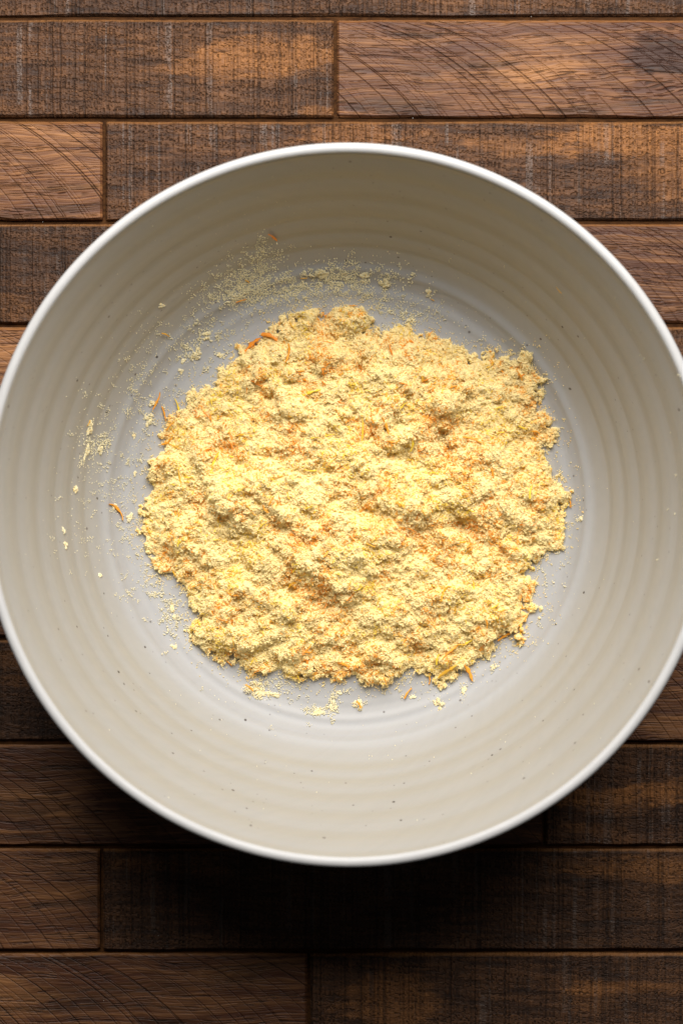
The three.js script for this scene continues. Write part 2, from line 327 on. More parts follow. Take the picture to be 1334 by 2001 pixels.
// ---------------------------------------------------------------- heap of zested sugar
const OUTLINE = [[520, 625], [545, 618], [560, 612], [590, 600], [612, 598], [632, 614], [650, 600], [680, 592], [712, 597], [728, 612], [734, 640], [760, 632], [800, 640], [840, 650], [880, 665], [905, 680], [925, 690], [955, 683], [985, 692], [1020, 690], [1035, 693], [1045, 715], [1050, 735], [1070, 733], [1056, 752], [1058, 775], [1060, 800], [1085, 822], [1092, 850], [1080, 872], [1062, 872], [1065, 890], [1080, 905], [1085, 930], [1105, 945], [1118, 965], [1115, 985], [1105, 1000], [1100, 1040], [1105, 1058], [1085, 1080], [1060, 1092], [1040, 1105], [1030, 1125], [1042, 1135], [1035, 1160], [1030, 1182], [1060, 1180], [1055, 1195], [1035, 1205], [1030, 1240], [1010, 1262], [985, 1245], [968, 1260], [965, 1280], [940, 1292], [920, 1300], [915, 1322], [890, 1330], [862, 1345], [840, 1325], [825, 1310], [800, 1315], [780, 1325], [750, 1340], [720, 1340], [700, 1328], [670, 1335], [640, 1330], [610, 1325], [590, 1330], [560, 1322], [540, 1312], [510, 1325], [490, 1325], [470, 1305], [450, 1295], [425, 1285], [395, 1280], [375, 1255], [365, 1235], [385, 1210], [380, 1185], [360, 1155], [335, 1130], [300, 1125], [295, 1100], [280, 1070], [268, 1035], [280, 1010], [275, 985], [300, 960], [290, 925], [288, 900], [300, 880], [320, 865], [315, 840], [330, 815], [360, 800], [365, 770], [390, 760], [420, 745], [435, 715], [455, 690], [460, 672], [490, 672], [510, 655]];
const HP = .014;                                             // height at which the outline is read
const CELL = .00038, GX0 = pxX(245, HP), GZ0 = pxZ(570, HP), NX = Math.ceil((pxX(1140, HP) - GX0) / CELL), NZ = Math.ceil((pxZ(1370, HP) - GZ0) / CELL);
const heap = new Float32Array(NX * NZ), inside = new Float32Array(NX * NZ);
{
  const poly = OUTLINE.map(([x, y]) => [pxX(x, HP), pxZ(y, HP)]);
  // signed distance to the outline
  for (let j = 0; j < NZ; j++) for (let i = 0; i < NX; i++) {
    const x = GX0 + i * CELL, z = GZ0 + j * CELL; let best = 1, inn = false;
    for (let k = 0, q = poly.length - 1; k < poly.length; q = k++) {
      const [ax, az] = poly[q], [bx, bz] = poly[k], dx = bx - ax, dz = bz - az, t = clamp(((x - ax) * dx + (z - az) * dz) / (dx * dx + dz * dz), 0, 1);
      best = Math.min(best, (x - ax - dx * t) ** 2 + (z - az - dz * t) ** 2);
      if ((az > z) !== (bz > z) && x < ax + (z - az) / (bz - az) * dx) inn = !inn;
    }
    inside[j * NX + i] = (inn ? 1 : -1) * Math.sqrt(best) * 1000;
  }
  // broad shape in mm: a low mound with hollows and ridges where the photograph has them
  const BUMPS = [[690, 618, 42, 3.2], [602, 622, 26, 2.2], [575, 800, 28, 2.2], [510, 728, 30, 2], [745, 650, 60, 1.2], [865, 790, 34, 3], [893, 862, 20, 2.2], [560, 1192, 26, 2.6], [482, 1255, 26, 2.8], [440, 980, 34, 2.2], [640, 850, 60, 1.6], [600, 1050, 90, 2.4], [690, 1110, 60, 2], [500, 1010, 60, 1.6], [1000, 705, 34, 2], [950, 950, 60, 2.2], [1060, 960, 40, 1.8], [760, 1240, 60, 1.6], [400, 1150, 40, 1.5], [560, 870, 50, 1.4], [1000, 1075, 24, 2], [840, 980, 60, 1.6], [330, 905, 26, 1.6], [330, 1060, 40, 1.4], [860, 1170, 60, 1.2], [780, 760, 40, 1.6]];
  const PITS = [[708, 722, 20, 5], [530, 776, 14, 4], [440, 872, 34, 3.2], [560, 1150, 26, 4], [720, 1002, 26, 4], [905, 1030, 32, 4.6], [870, 858, 40, 3.4], [388, 975, 30, 3], [570, 905, 50, 2], [960, 840, 34, 2.4], [620, 740, 24, 2.2], [790, 900, 40, 2], [330, 1095, 22, 3], [820, 1060, 30, 2], [640, 1180, 30, 2.6], [940, 1140, 30, 1.8], [470, 700, 30, 2.4], [1010, 870, 30, 3.4], [480, 1110, 30, 2.4], [680, 1270, 40, 1.4], [845, 720, 26, 2], [780, 830, 22, 1.8], [420, 830, 20, 2]].map((p) => p);
  const mm = PITS.map(([x, y, r, h]) => [pxX(x, HP), pxZ(y, HP), r * K * .82, -h * 1.5]).concat(BUMPS.map(([x, y, r, h]) => [pxX(x, HP), pxZ(y, HP), r * K * .82, h * 1.3]));
  const RIDGES = [[470, 1012, 672, 1148, 15, 2.4], [545, 1000, 730, 1110, 13, 1.7], [610, 985, 770, 1062, 12, 1.4], [430, 960, 560, 940, 16, 1.6], [800, 1000, 940, 960, 16, 1.8], [520, 700, 640, 680, 16, 1.4], [700, 905, 860, 940, 14, 1.4], [760, 1190, 900, 1150, 14, 1.4], [500, 1170, 420, 1110, 14, 1.5], [850, 740, 960, 760, 14, 1.5]].map(([a, b, c, d, w, h]) => [pxX(a, HP), pxZ(b, HP), pxX(c, HP), pxZ(d, HP), w * K * .82, h]);
  const edge = new Float32Array(NX * NZ);
  for (let j = 0; j < NZ; j++) for (let i = 0; i < NX; i++) {
    const k = j * NX + i, X = i * CELL * 1000, Z = j * CELL * 1000, x = GX0 + i * CELL, z = GZ0 + j * CELL;
    const dn = inside[k] + (fbm(X * .26 + 9, Z * .26, 4) - .5) * 6.5 + (n2(X * 1.1, Z * 1.1 + 50) - .5) * 1.8;
    edge[k] = dn;
    if (dn <= 0) { heap[k] = -9; continue; }
    let h = .55 + 10.5 * (1 - Math.exp(-Math.max(0, dn) / 16));
    if (dn < 4.5 && n2(X * .55 + 70, Z * .55) > .40 + dn * .12) { heap[k] = -9; continue; }
    const f = sst(0, 9, dn);
    h += f * ((fbm(X * .045 + 3, Z * .06 + 8, 2) - .5) * 8 + (fbm(X * .13 + 31, Z * .15 + 3, 2) - .5) * 6 + (fbm(X * .28 + 31, Z * .30 + 3, 3) - .5) * 5);
    for (const [cx, cz, r, a] of mm) { const q = ((x - cx) ** 2 + (z - cz) ** 2) / (r * r); if (q < 9) h += a * Math.exp(-q * 1.3) * (.35 + .65 * f); }
    for (const [ax, az, bx, bz, w, a] of RIDGES) { const dx = bx - ax, dz = bz - az, t = clamp(((x - ax) * dx + (z - az) * dz) / (dx * dx + dz * dz), 0, 1), q = ((x - ax - dx * t) ** 2 + (z - az - dz * t) ** 2) / (w * w); if (q < 9) h += a * Math.exp(-q) * (.6 + .8 * n2(X * .3, Z * .3)); }
    h += (fbm(X * .62, Z * .62, 3) - .5) * 1.6 * (.4 + .6 * f);
    heap[k] = Math.max(.5, h);
  }
  // clumps and tufts of damp crystals standing in it
  const base = heap.slice();
  seed = 777;
  const blob = (r, sink, at, wobble = 1) => {
    const i = at ? Math.round((pxX(at[0], HP) - GX0) / CELL) : Math.floor(rnd() * NX), j = at ? Math.round((pxZ(at[1], HP) - GZ0) / CELL) : Math.floor(rnd() * NZ), k = j * NX + i; if (base[k] < 0 || edge[k] < r * .45) return;
    const cy = base[k] - r * sink, ax = rr(.8, 1.25), az = rr(.8, 1.25), n = Math.ceil(r * 1.3 / (CELL * 1000)), so = rnd() * 100, flat = rnd() < .45;
    for (let v = -n; v <= n; v++) for (let u = -n; u <= n; u++) {
      const a = i + u, b = j + v; if (a < 0 || b < 0 || a >= NX || b >= NZ) continue;
      const q = b * NX + a; if (heap[q] < -1 && r > 1.6) continue;
      const dx = u * CELL * 1000 * ax, dz = v * CELL * 1000 * az, rad = r * (1 - .22 * wobble + .5 * wobble * n2(so + a * CELL * 1000 / r * 1.6, b * CELL * 1000 / r * 1.6)), d2 = (dx * dx + dz * dz) / (rad * rad);
      if (d2 >= 1) continue;
      let hh = cy + r * (flat ? .8 * Math.min(1, 1.6 * (1 - d2)) : Math.sqrt(1 - d2)) * .95;
      if (hh > heap[q]) heap[q] = hh;
    }
  };
  // the pressed lumps one can point to
  for (const [x, y, r, sk] of [[700, 618, 5, .5], [672, 612, 4.2, .5], [602, 620, 4, .45], [572, 800, 5, .35], [555, 780, 3.6, .3], [508, 728, 5.6, .5], [868, 792, 6, .5], [893, 862, 3.8, .3], [862, 770, 4, .4], [560, 1192, 4.6, .35], [482, 1252, 5, .4], [445, 985, 5, .5], [1005, 708, 5.2, .5], [1032, 760, 4.6, .4], [745, 655, 6, .6], [1008, 1078, 4, .4], [965, 1040, 5, .5], [640, 700, 5.5, .5], [925, 945, 5, .5], [340, 905, 5, .5], [330, 1050, 5.5, .5], [420, 1180, 5, .45], [520, 1100, 4, .4], [820, 1110, 5, .5], [700, 1230, 5.5, .55], [610, 1290, 4.5, .5], [1040, 880, 4.5, .5], [760, 960, 5, .5], [860, 1010, 4.2, .4], [380, 860, 5, .5], [480, 830, 5.5, .55], [800, 700, 5, .5], [960, 800, 4.6, .45], [880, 1230, 4.5, .5], [560, 870, 4.4, .45]]) blob(r * .85, sk, [x, y], 1.6);
  for (let k = 0; k < 60; k++) blob(rr(2.6, 4.4), .6, null, 1.7);
  for (let k = 0; k < 420; k++) blob(rr(1.5, 2.6), .5, null, 1.6);
  for (let k = 0; k < 7500; k++) blob(rr(.7, 1.4), .42, null, 1.4);
  for (let k = 0; k < 13000; k++) blob(rr(.45, .8), .35);
  for (let k = 0; k < heap.length; k++) if (heap[k] > 0) heap[k] += (rnd() - .5) * .22;
}
const heapAt = (x, z) => { const i = Math.round((x - GX0) / CELL), j = Math.round((z - GZ0) / CELL); return i < 1 || j < 1 || i >= NX - 1 || j >= NZ - 1 ? -9 : heap[j * NX + i]; };
const heapY = (x, z) => bowlY(bowlR(x, z)) + heapAt(x, z) / 1000;
function heapNormal(x, z, e = .0008) { const q = (a, b) => { const h = heapAt(a, b); return h < 0 ? 0 : h / 1000; }; return new THREE.Vector3(q(x - e, z) - q(x + e, z), 2 * e, q(x, z - e) - q(x, z + e)).normalize(); }
const sugarPile = new THREE.Group(); sugarPile.name = 'sugar_heap'; scene.add(sugarPile);
tag(sugarPile, 'broad clumpy heap of pale yellow sugar rubbed with citrus zest in the bowl', 'sugar', null, 'stuff');
// how strongly the zest oil has dyed the sugar at a place, and with which hue
const stainAt = (x, z) => { const X = x * 1000 + 300, Z = z * 1000 + 300; return [sst(.40, .70, fbm(X * .16, Z * .16, 3) * .62 + n2(X * .9, Z * .9) * .38), fbm(X * .12 + 60, Z * .12, 2)]; };
const SUGAR = [.99, .815, .41];
function sugarColor(x, z, out, loose) {
  if (loose) { const v = rr(.86, .98); return out.setRGB(.94 * v, .85 * v, .56 * v); }
  const [s, hue] = stainAt(x, z), k = rnd();
  let r = SUGAR[0], g = SUGAR[1], b = SUGAR[2];
  const o = s * (.24 + .46 * k);
  if (hue > .5) { r = mix(r, .98, o); g = mix(g, .62, o); b = mix(b, .17, o); } else { r = mix(r, .98, o); g = mix(g, .72, o); b = mix(b, .27, o); }
  const v = rr(.94, 1.03); out.setRGB(Math.min(.985, r * v), Math.min(.95, g * v), b * v * rr(.92, 1.08)); return out;
}
const sugarMat = new THREE.MeshPhysicalMaterial({ color: 0xffffff, roughness: .5, specularIntensity: .6 });
{
  const C = new THREE.Color(), pos = [], colr = [], idx = [], id = new Int32Array(NX * NZ).fill(-1);
  const vert = (i, j) => { const k = j * NX + i; if (id[k] < 0) { const x = GX0 + i * CELL, z = GZ0 + j * CELL; id[k] = pos.length / 3; pos.push(x, bowlY(bowlR(x, z)) + (heap[k] > 0 ? heap[k] / 1000 : -.0004), z); sugarColor(x, z, C); colr.push(C.r, C.g, C.b); } return id[k]; };
  for (let j = 0; j < NZ - 1; j++) for (let i = 0; i < NX - 1; i++) {
    const k = j * NX + i; if (heap[k] < 0 && heap[k + 1] < 0 && heap[k + NX] < 0 && heap[k + NX + 1] < 0) continue;
    const a = vert(i, j), b = vert(i + 1, j), c = vert(i, j + 1), d = vert(i + 1, j + 1); idx.push(a, c, b, b, c, d);
  }
  const g = new THREE.BufferGeometry(); g.setAttribute('position', new THREE.Float32BufferAttribute(pos, 3)); g.setAttribute('color', new THREE.Float32BufferAttribute(colr, 3)); g.setIndex(idx); g.computeVertexNormals();
  const m = mesh('packed_sugar', g, new THREE.MeshPhysicalMaterial({ vertexColors: true, roughness: .6, specularIntensity: .3 }), sugarPile); m.userData.kind = 'stuff';
}
// crystals
function crystal(s) { const g = new THREE.IcosahedronGeometry(.5, 0); const p = g.attributes.position; for (let i = 0; i < p.count; i++) { const x = p.getX(i), y = p.getY(i), z = p.getZ(i), f = .8 + .45 * hash2(Math.round(x * 40 + s * 7), Math.round(y * 40 + z * 90)); p.setXYZ(i, clamp(x * f * 1.15, -.46, .46), clamp(y * f, -.42, .42), clamp(z * f, -.38, .38)); } g.deleteAttribute('uv'); g.computeVertexNormals(); return g; }
const crystalGeo = crystal(3);
class Cloud {                                                 // gathers instances
  constructor() { this.m = []; this.c = []; }
  add(x, y, z, s, col, q) { (this.list ||= []).push([x, y, z, s, col.r, col.g, col.b, q]); }
  build(name, geo, mat, parent) {
    const L = this.list, im = new THREE.InstancedMesh(geo, mat, L.length), o = new THREE.Object3D(), c = new THREE.Color();
    L.forEach(([x, y, z, s, r, g, b, q], i) => {
      o.position.set(x, y, z); if (q) o.quaternion.copy(q); else o.rotation.set(rnd() * 6.28, rnd() * 6.28, rnd() * 6.28);
      if (Array.isArray(s)) o.scale.set(...s); else o.scale.set(s * rr(.8, 1.25), s * rr(.8, 1.2), s * rr(.8, 1.2)); o.updateMatrix(); im.setMatrixAt(i, o.matrix); im.setColorAt(i, c.setRGB(r, g, b));
    });
    im.name = name; im.castShadow = im.receiveShadow = true; im.userData.kind = 'stuff'; (parent || scene).add(im); return im;
  }
}
{
  seed = 991; const cl = new Cloud(), C = new THREE.Color();
  for (let j = 1; j < NZ - 1; j++) for (let i = 1; i < NX - 1; i++) {
    const k = j * NX + i; if (heap[k] < 0) continue;
    const slope = Math.min(4, Math.hypot(heap[k + 1] - heap[k - 1], heap[k + NX] - heap[k - NX]) / (2 * CELL * 1000)), n = .8 * Math.sqrt(1 + slope * slope);
    for (let q = n; q > 0; q--) { if (q < 1 && rnd() > q) break;
      const x = GX0 + (i + rnd() - .5) * CELL, z = GZ0 + (j + rnd() - .5) * CELL; sugarColor(x, z, C);
      cl.add(x, bowlY(bowlR(x, z)) + heap[k] / 1000 + rr(-.00012, .00027) - (slope > 1 ? rnd() * slope * .0003 : 0), z, rr(.00038, .00072), C); }
    if (rnd() < .055) {                                        // a tuft of crystals stuck together
      const x = GX0 + i * CELL, z = GZ0 + j * CELL, y = bowlY(bowlR(x, z)) + heap[k] / 1000, n2_ = Math.floor(rr(5, 17)); let u = 0, v = .0002, w = 0;
      for (let q = 0; q < n2_; q++) { sugarColor(x, z, C); cl.add(x + u, y + v, z + w, rr(.00036, .00066), C); if (rnd() < .3) { u = 0; v = .0003; w = 0; } u += gauss() * .00030; w += gauss() * .00030; v = clamp(v + rr(-.0001, .00030), 0, .0010); }
    }
  }
  // loose fringe just outside the edge
  for (let t = 0; t < 150000; t++) {
    const i = Math.floor(rnd() * NX), j = Math.floor(rnd() * NZ), k = j * NX + i, x = GX0 + i * CELL, z = GZ0 + j * CELL; if (heap[k] > 0 || inside[k] < -9) continue;
    const w = Math.exp((inside[k] - .6) / 2.4) * sst(.42, .80, n2(x * 700 + 90, z * 700)) * 1.3; if (rnd() > w) continue;
    sugarColor(x, z, C); cl.add(x, bowlY(bowlR(x, z)) + rr(.0001, .0004), z, rr(.0003, .00055), C);
  }
  console.log('crystals', cl.list.length);
  cl.build('sugar_crystal', crystalGeo, sugarMat, sugarPile);
}
// ---------------------------------------------------------------- loose sugar scattered over the floor and wall of the bowl
{
  seed = 5151; const cl = new Cloud(), C = new THREE.Color();
  const dust = (px, py, sx, sy, rot, n, lo = .00026, hi = .00050, thr = .42, tuft = .25) => {
    const ca = Math.cos(rot), sa = Math.sin(rot);
    n *= 1.0; lo *= 1.3; hi *= 1.25; tuft *= .7;
    for (let k = 0; k < n; k++) {
      const u = gauss() * sx * .95, v = gauss() * sy * .95, x = px + u * ca - v * sa, y = py + u * sa + v * ca;
      if (fbm(x * .045 + 7, y * .05, 2) * .6 + n2(x * .16, y * .16) * .4 < thr) continue;
      const p = onBowl(x, y); if (heapAt(p.x, p.z) > 0 || bowlR(p.x, p.z) > R_IN - .002) continue;
      const many = rnd() < tuft ? Math.floor(rr(3, 14)) : 1, sp = .00022 * Math.sqrt(many);
      for (let q = 0; q < many; q++) { const xx = p.x + gauss() * sp * .8, zz = p.z + gauss() * sp * .8, s = rr(lo, hi); sugarColor(xx, zz, C, true); cl.add(xx, bowlY(bowlR(xx, zz)) + s * .35 + (many > 1 ? rnd() * sp * .7 : 0), zz, s, C); }
    }
  };
  dust(585, 555, 95, 22, -.10, 1700, .00024, .00046, .40, .12); dust(520, 560, 55, 26, -.2, 1000, .00024, .00044, .40, .10); dust(660, 545, 70, 14, -.02, 500, .0003, .0005, .40, .3);
  dust(510, 492, 14, 18, .7, 190, .00024, .00042, .36, .1); dust(480, 530, 30, 16, -.4, 350, .00024, .0004, .42, .1); dust(460, 582, 26, 10, -.1, 160, .0003, .00048, .34, .25);
  dust(720, 575, 60, 24, .3, 420, .00024, .00046, .44, .15); dust(780, 605, 50, 18, .3, 220, .00022, .0004, .44, .1); dust(690, 590, 120, 10, .1, 260, .00018, .0003, .3, 0);
  dust(400, 640, 60, 34, -.75, 420, .0002, .0004, .50, .25); dust(430, 650, 26, 20, -.6, 120, .0003, .0005, .46, .4); dust(385, 690, 26, 22, -.6, 120, .0003, .0005, .44, .45);
  dust(330, 640, 50, 40, -.7, 140, .00018, .0003, .45, .05); dust(320, 740, 40, 60, .3, 260, .0002, .0004, .50, .3); dust(285, 800, 30, 50, .25, 240, .0002, .00044, .50, .35);
  dust(250, 745, 20, 26, .2, 70, .0002, .0004, .46, .35); dust(180, 830, 22, 40, .1, 150, .0002, .00042, .48, .3); dust(170, 880, 14, 26, .1, 110, .00026, .00044, .42, .3); dust(195, 875, 12, 20, .1, 100, .00026, .00044, .42, .35);
  dust(235, 870, 40, 60, .1, 170, .0002, .0004, .5, .3); dust(245, 950, 30, 50, .05, 180, .0002, .0004, .5, .3); dust(160, 1000, 30, 70, -.1, 140, .0002, .00038, .5, .2); dust(205, 970, 26, 60, 0, 120, .00018, .00034, .48, .15);
  dust(255, 1060, 30, 50, -.1, 200, .0002, .0004, .48, .25); dust(270, 1130, 30, 40, -.2, 110, .0002, .00042, .48, .3); dust(330, 1170, 26, 30, -.5, 160, .00024, .00044, .46, .4); dust(340, 1215, 14, 24, .2, 70, .00026, .00044, .44, .4);
  dust(650, 1355, 130, 16, .02, 110, .00024, .00042, .46, .35); dust(620, 1388, 16, 6, .1, 60, .0003, .00045, .2, .5); dust(650, 1378, 6, 14, .1, 60, .0003, .00045, .2, .5); dust(540, 1340, 24, 12, .1, 60, .00026, .00044, .36, .4);
  dust(905, 1350, 8, 12, .1, 18, .00026, .0004, .2, .3); dust(950, 1290, 40, 20, -.4, 50, .00024, .00042, .44, .3); dust(1060, 1140, 22, 60, .2, 60, .00024, .00042, .44, .3); dust(1080, 1110, 30, 40, .2, 40, .00022, .0004, .44, .2); dust(1130, 1015, 5, 5, 0, 12, .0003, .0005, .1, .5);
  dust(840, 570, 5, 6, 0, 12, .0003, .0005, .1, .5); dust(835, 590, 20, 22, 0, 24, .00024, .0004, .4, .2); dust(800, 625, 10, 10, 0, 26, .0003, .0005, .2, .5); dust(860, 630, 40, 16, .4, 60, .00022, .0004, .42, .15);
  dust(667, 985, 420, 420, 0, 420, .0002, .00034, .45, .03); dust(470, 470, 70, 60, -.5, 60, .00018, .0003, .4, 0); dust(720, 1470, 200, 60, 0, 22, .00024, .0004, .4, .1);
  for (const [x, y] of [[1305, 996], [1318, 1004], [1284, 1093], [1257, 702], [1110, 717], [905, 470], [985, 520]]) dust(x, y, 1.2, 1, 0, 2, .00028, .0004, -1, 0);
  // a few grains on the lip and on the boards
  for (const [x, y] of [[1327, 735], [1323, 733]]) cl.add(pxX(x, .086), .0868, pxZ(y, .086), .0006, C.setRGB(.9, .82, .55));
  for (const [x, y] of [[895, 259], [806, 231], [72, 106], [161, 106], [1037, 33], [650, 440], [84, 434], [820, 1768], [203, 1955], [310, 1828], [730, 250]]) cl.add(pxX(x), .0003, pxZ(y), rr(.0002, .00034), C.setRGB(.8, .76, .68));
  console.log('loose grains', cl.list.length);
  const im = cl.build('scattered_sugar', crystalGeo, sugarMat, scene);
  tag(im, 'loose pale sugar grains sprinkled on the bowl floor and wall round the heap', 'sugar grains', null, 'stuff');
}
// ---------------------------------------------------------------- separate little clumps of sugar
{
  seed = 3131; const C = new THREE.Color();
  const clumpMat = new THREE.MeshPhysicalMaterial({ vertexColors: true, roughness: .5, specularIntensity: .6 });
  const clump = (px, py, w, d, rot, label) => {               // w, d in photograph pixels
    const c = onBowl(px, py), gs = [], mmW = w * K * .83 / 2, mmD = d * K * .83 / 2, n = Math.round(26 + w * d * .34), up = bowlNormal(c.x, c.z), qn = new THREE.Quaternion().setFromUnitVectors(new THREE.Vector3(0, 1, 0), up);
    const so = rnd() * 99, hgt = Math.min(mmW, mmD) * .9;
    const o = new THREE.Object3D();
    const lobes = []; for (let k = 0, m = 3 + Math.floor(rnd() * 3 + w * d / 260); k < m; k++) { const a = rnd() * 6.283, e = Math.sqrt(rnd()) * .72; lobes.push([Math.cos(a) * e, Math.sin(a) * e, rr(.22, .5), rr(.4, 1.1)]); }
    for (let k = 0; k < n; k++) {
      const [lx, lz, lr, lh] = lobes[Math.floor(rnd() * lobes.length)], a = rnd() * 6.283, rad = Math.pow(rnd(), .6) * (rnd() < .12 ? 1.7 : 1);
      const u = (lx + Math.cos(a) * rad * lr) * mmW, v = (lz + Math.sin(a) * rad * lr) * mmD, y = hgt * lh * lr * 1.7 * Math.sqrt(Math.max(0, 1 - rad * rad)) * rr(.3, 1);
      const uu = u * Math.cos(rot) - v * Math.sin(rot), vv = u * Math.sin(rot) + v * Math.cos(rot);
      const g = crystalGeo.clone(); o.position.set(uu, Math.max(.00015, y), vv); o.rotation.set(rnd() * 6, rnd() * 6, rnd() * 6); o.scale.setScalar(rr(.00038, .00068)); o.updateMatrix(); g.applyMatrix4(o.matrix);
      sugarColor(c.x + uu, c.z + vv, C, rnd() < .8); const cc = new Float32Array(g.attributes.position.count * 3); for (let q = 0; q < cc.length; q += 3) { cc[q] = C.r; cc[q + 1] = C.g; cc[q + 2] = C.b; } g.setAttribute('color', new THREE.BufferAttribute(cc, 3)); gs.push(g);
    }
    const m = mesh(numbered('sugar_clump'), mergeGeometries(gs), clumpMat); m.position.copy(c); m.quaternion.copy(qn);
    tag(m, label, 'sugar clump', 'stray sugar clumps round the heap'); return m;
  };
  clump(500, 1348, 58, 34, .35, 'largest stray sugar clump below the heap, with orange zest on it');
  clump(532, 1358, 34, 16, .1, 'thin flat sugar clump trailing to the right of the largest stray clump');
  clump(619, 1391, 28, 15, -.2, 'sugar clump lowest on the bowl floor below the heap, beside an upright narrow clump');
  clump(651, 1378, 14, 27, .1, 'narrow upright sugar clump between the lowest clump and the one dotted orange');
  clump(700, 1378, 24, 24, 0, 'round sugar clump dotted with orange, alone below the middle of the heap');
  clump(857, 1376, 22, 25, .1, 'plain sugar clump alone on the floor below the lower right edge of the heap');
  clump(663, 1353, 11, 8, 0, 'tiny sugar clump close under the heap, above the round orange dotted clump');
  clump(806, 1362, 16, 11, .2, 'small sugar clump touching the loose orange shred below the heap');
  clump(175, 838, 20, 34, .2, 'sugar clump on the left bowl wall carrying a small orange bit');
  clump(168, 886, 14, 36, .15, 'long sugar streak on the left bowl wall, farthest left of two');
  clump(196, 878, 16, 26, .1, 'sugar streak on the left bowl wall, nearer the heap of two');
  clump(125, 1037, 14, 14, 0, 'pale round sugar clump farthest left on the bowl wall, upper of a pair');
  clump(128, 1066, 16, 14, .3, 'pale sugar clump farthest left on the bowl wall, lower of a pair');
  clump(148, 957, 14, 16, .2, 'sugar clump on the far left wall above the pale pair');
  clump(196, 1124, 11, 13, .2, 'small sugar clump lowest on the left side of the bowl');
  clump(262, 854, 10, 10, 0, 'small sugar clump on the floor midway from the left wall streaks to the heap');
  clump(288, 822, 20, 30, .2, 'sugar ring of crumbs left of the heap below two orange shreds');
  clump(300, 790, 22, 16, .1, 'sugar crumbs stuck round an upright orange shred left of the heap');
  clump(262, 925, 10, 12, .2, 'small sugar clump left of the heap, above the curled orange shred');
  clump(225, 990, 16, 10, .6, 'sugar crumbs stuck along the curled orange shred on the left');
  clump(254, 1010, 16, 20, .4, 'sugar clump between the curled orange shred and the heap');
  clump(404, 655, 28, 16, -.5, 'sugar clump on the floor above the upper left edge of the heap');
  clump(386, 690, 24, 26, -.4, 'loose sugar clump nearest the upper left edge of the heap');
  clump(361, 706, 18, 12, -.4, 'small sugar clump at the left end of the upper left crumbs');
  clump(433, 694, 18, 14, .2, 'rounded sugar clump just off the heap beside a thick orange shred');
  clump(354, 725, 12, 12, 0, 'small lone sugar clump between the upper left crumbs and the yellow shred');
  clump(316, 596, 20, 8, .3, 'thin sugar crumb high on the upper left wall of the bowl');
  clump(800, 624, 22, 18, .2, 'sugar clump on the floor above the upper right edge of the heap');
  clump(838, 569, 11, 13, .1, 'lone sugar clump on the upper wall, right of the sprinkled grains');
  clump(712, 537, 26, 13, -.1, 'sugar clump among the sprinkled grains at their right end');
  clump(752, 551, 24, 26, .3, 'curved sugar clump at the far right end of the sprinkled grains');
  clump(625, 535, 40, 20, .1, 'dense sugar clump in the middle of the sprinkled grains above the heap');
  clump(1134, 1014, 12, 12, .1, 'tiny sugar clump alone to the right of the heap');
  clump(906, 1350, 9, 22, .15, 'thin upright sugar crumb below the lower right edge of the heap');
  clump(965, 1304, 14, 12, .1, 'small sugar crumb off the lower right edge of the heap');
  clump(339, 1196, 14, 32, -.2, 'long sugar crumb off the lower left edge of the heap');
  clump(338, 1264, 15, 12, .5, 'sugar crumb alone at the lower left, below the long crumb');
}
// ---------------------------------------------------------------- citrus zest
function shredGeo(len, wid, bend, twist, sd) {                   // a thin curved ribbon with ragged, tapering ends
  const N = 11, M = 6, pos = [], idx = [], ang0 = -bend / 2;
  let x = 0, z = 0, a = ang0; const c = [];
  for (let i = 0; i <= N; i++) { c.push([x, z, a]); a += bend / N + (hash2(i, sd) - .5) * .22; x += Math.cos(a) * len / N; z += Math.sin(a) * len / N; }
  const mx = (c[0][0] + c[N][0]) / 2, mz = (c[0][1] + c[N][1]) / 2;
  c.forEach(([px, pz, an], i) => {
    const t = i / N, w = wid * (.22 + .78 * Math.pow(Math.sin(Math.PI * clamp(t * .94 + .03, 0, 1)), .5)) * (.55 + .8 * hash2(i, sd + 3)), th = wid * .34, tw = twist * (t - .5), y = wid * (.3 + .7 * Math.sin(t * 3.1 + sd) * .5 + .35);
    for (let k = 0; k < M; k++) { const q = k / M * 6.283, u = Math.cos(q) * w / 2, v = Math.sin(q) * th / 2 * (.8 + .5 * hash2(i * 7 + k, sd)), uu = u * Math.cos(tw) - v * Math.sin(tw), vv = u * Math.sin(tw) + v * Math.cos(tw); pos.push(px - mx - Math.sin(an) * uu, y + vv, pz - mz + Math.cos(an) * uu); }
  });
  for (let i = 0; i < N; i++) for (let k = 0; k < M; k++) { const p = i * M + k, q = i * M + (k + 1) % M; idx.push(p, q, p + M, q, q + M, p + M); }
  for (let k = 1; k < M - 1; k++) { idx.push(0, k, k + 1); const e = N * M; idx.push(e, e + k + 1, e + k); }
  const g = new THREE.BufferGeometry(); g.setAttribute('position', new THREE.Float32BufferAttribute(pos, 3)); g.setIndex(idx); g.computeVertexNormals(); return g;
}
const zestMat = (r, g, b) => new THREE.MeshPhysicalMaterial({ color: new THREE.Color().setRGB(r, g, b), roughness: .42, specularIntensity: .6 });
const ZEST = { orange: zestMat(.88, .37, .04), deep: zestMat(.86, .29, .03), yellow: zestMat(.90, .64, .06), gold: zestMat(.86, .47, .045) };
const shredVar = []; for (let k = 0; k < 10; k++) shredVar.push(shredGeo(1, .14 + .05 * (k % 3), [.3, 1.1, -.8, 2.0, .6, -1.5, .15, 1.4, -.4, -2.2][k], [.5, 1.2, -1.6, 2.2, .2][k % 5], k * 3 + 1));
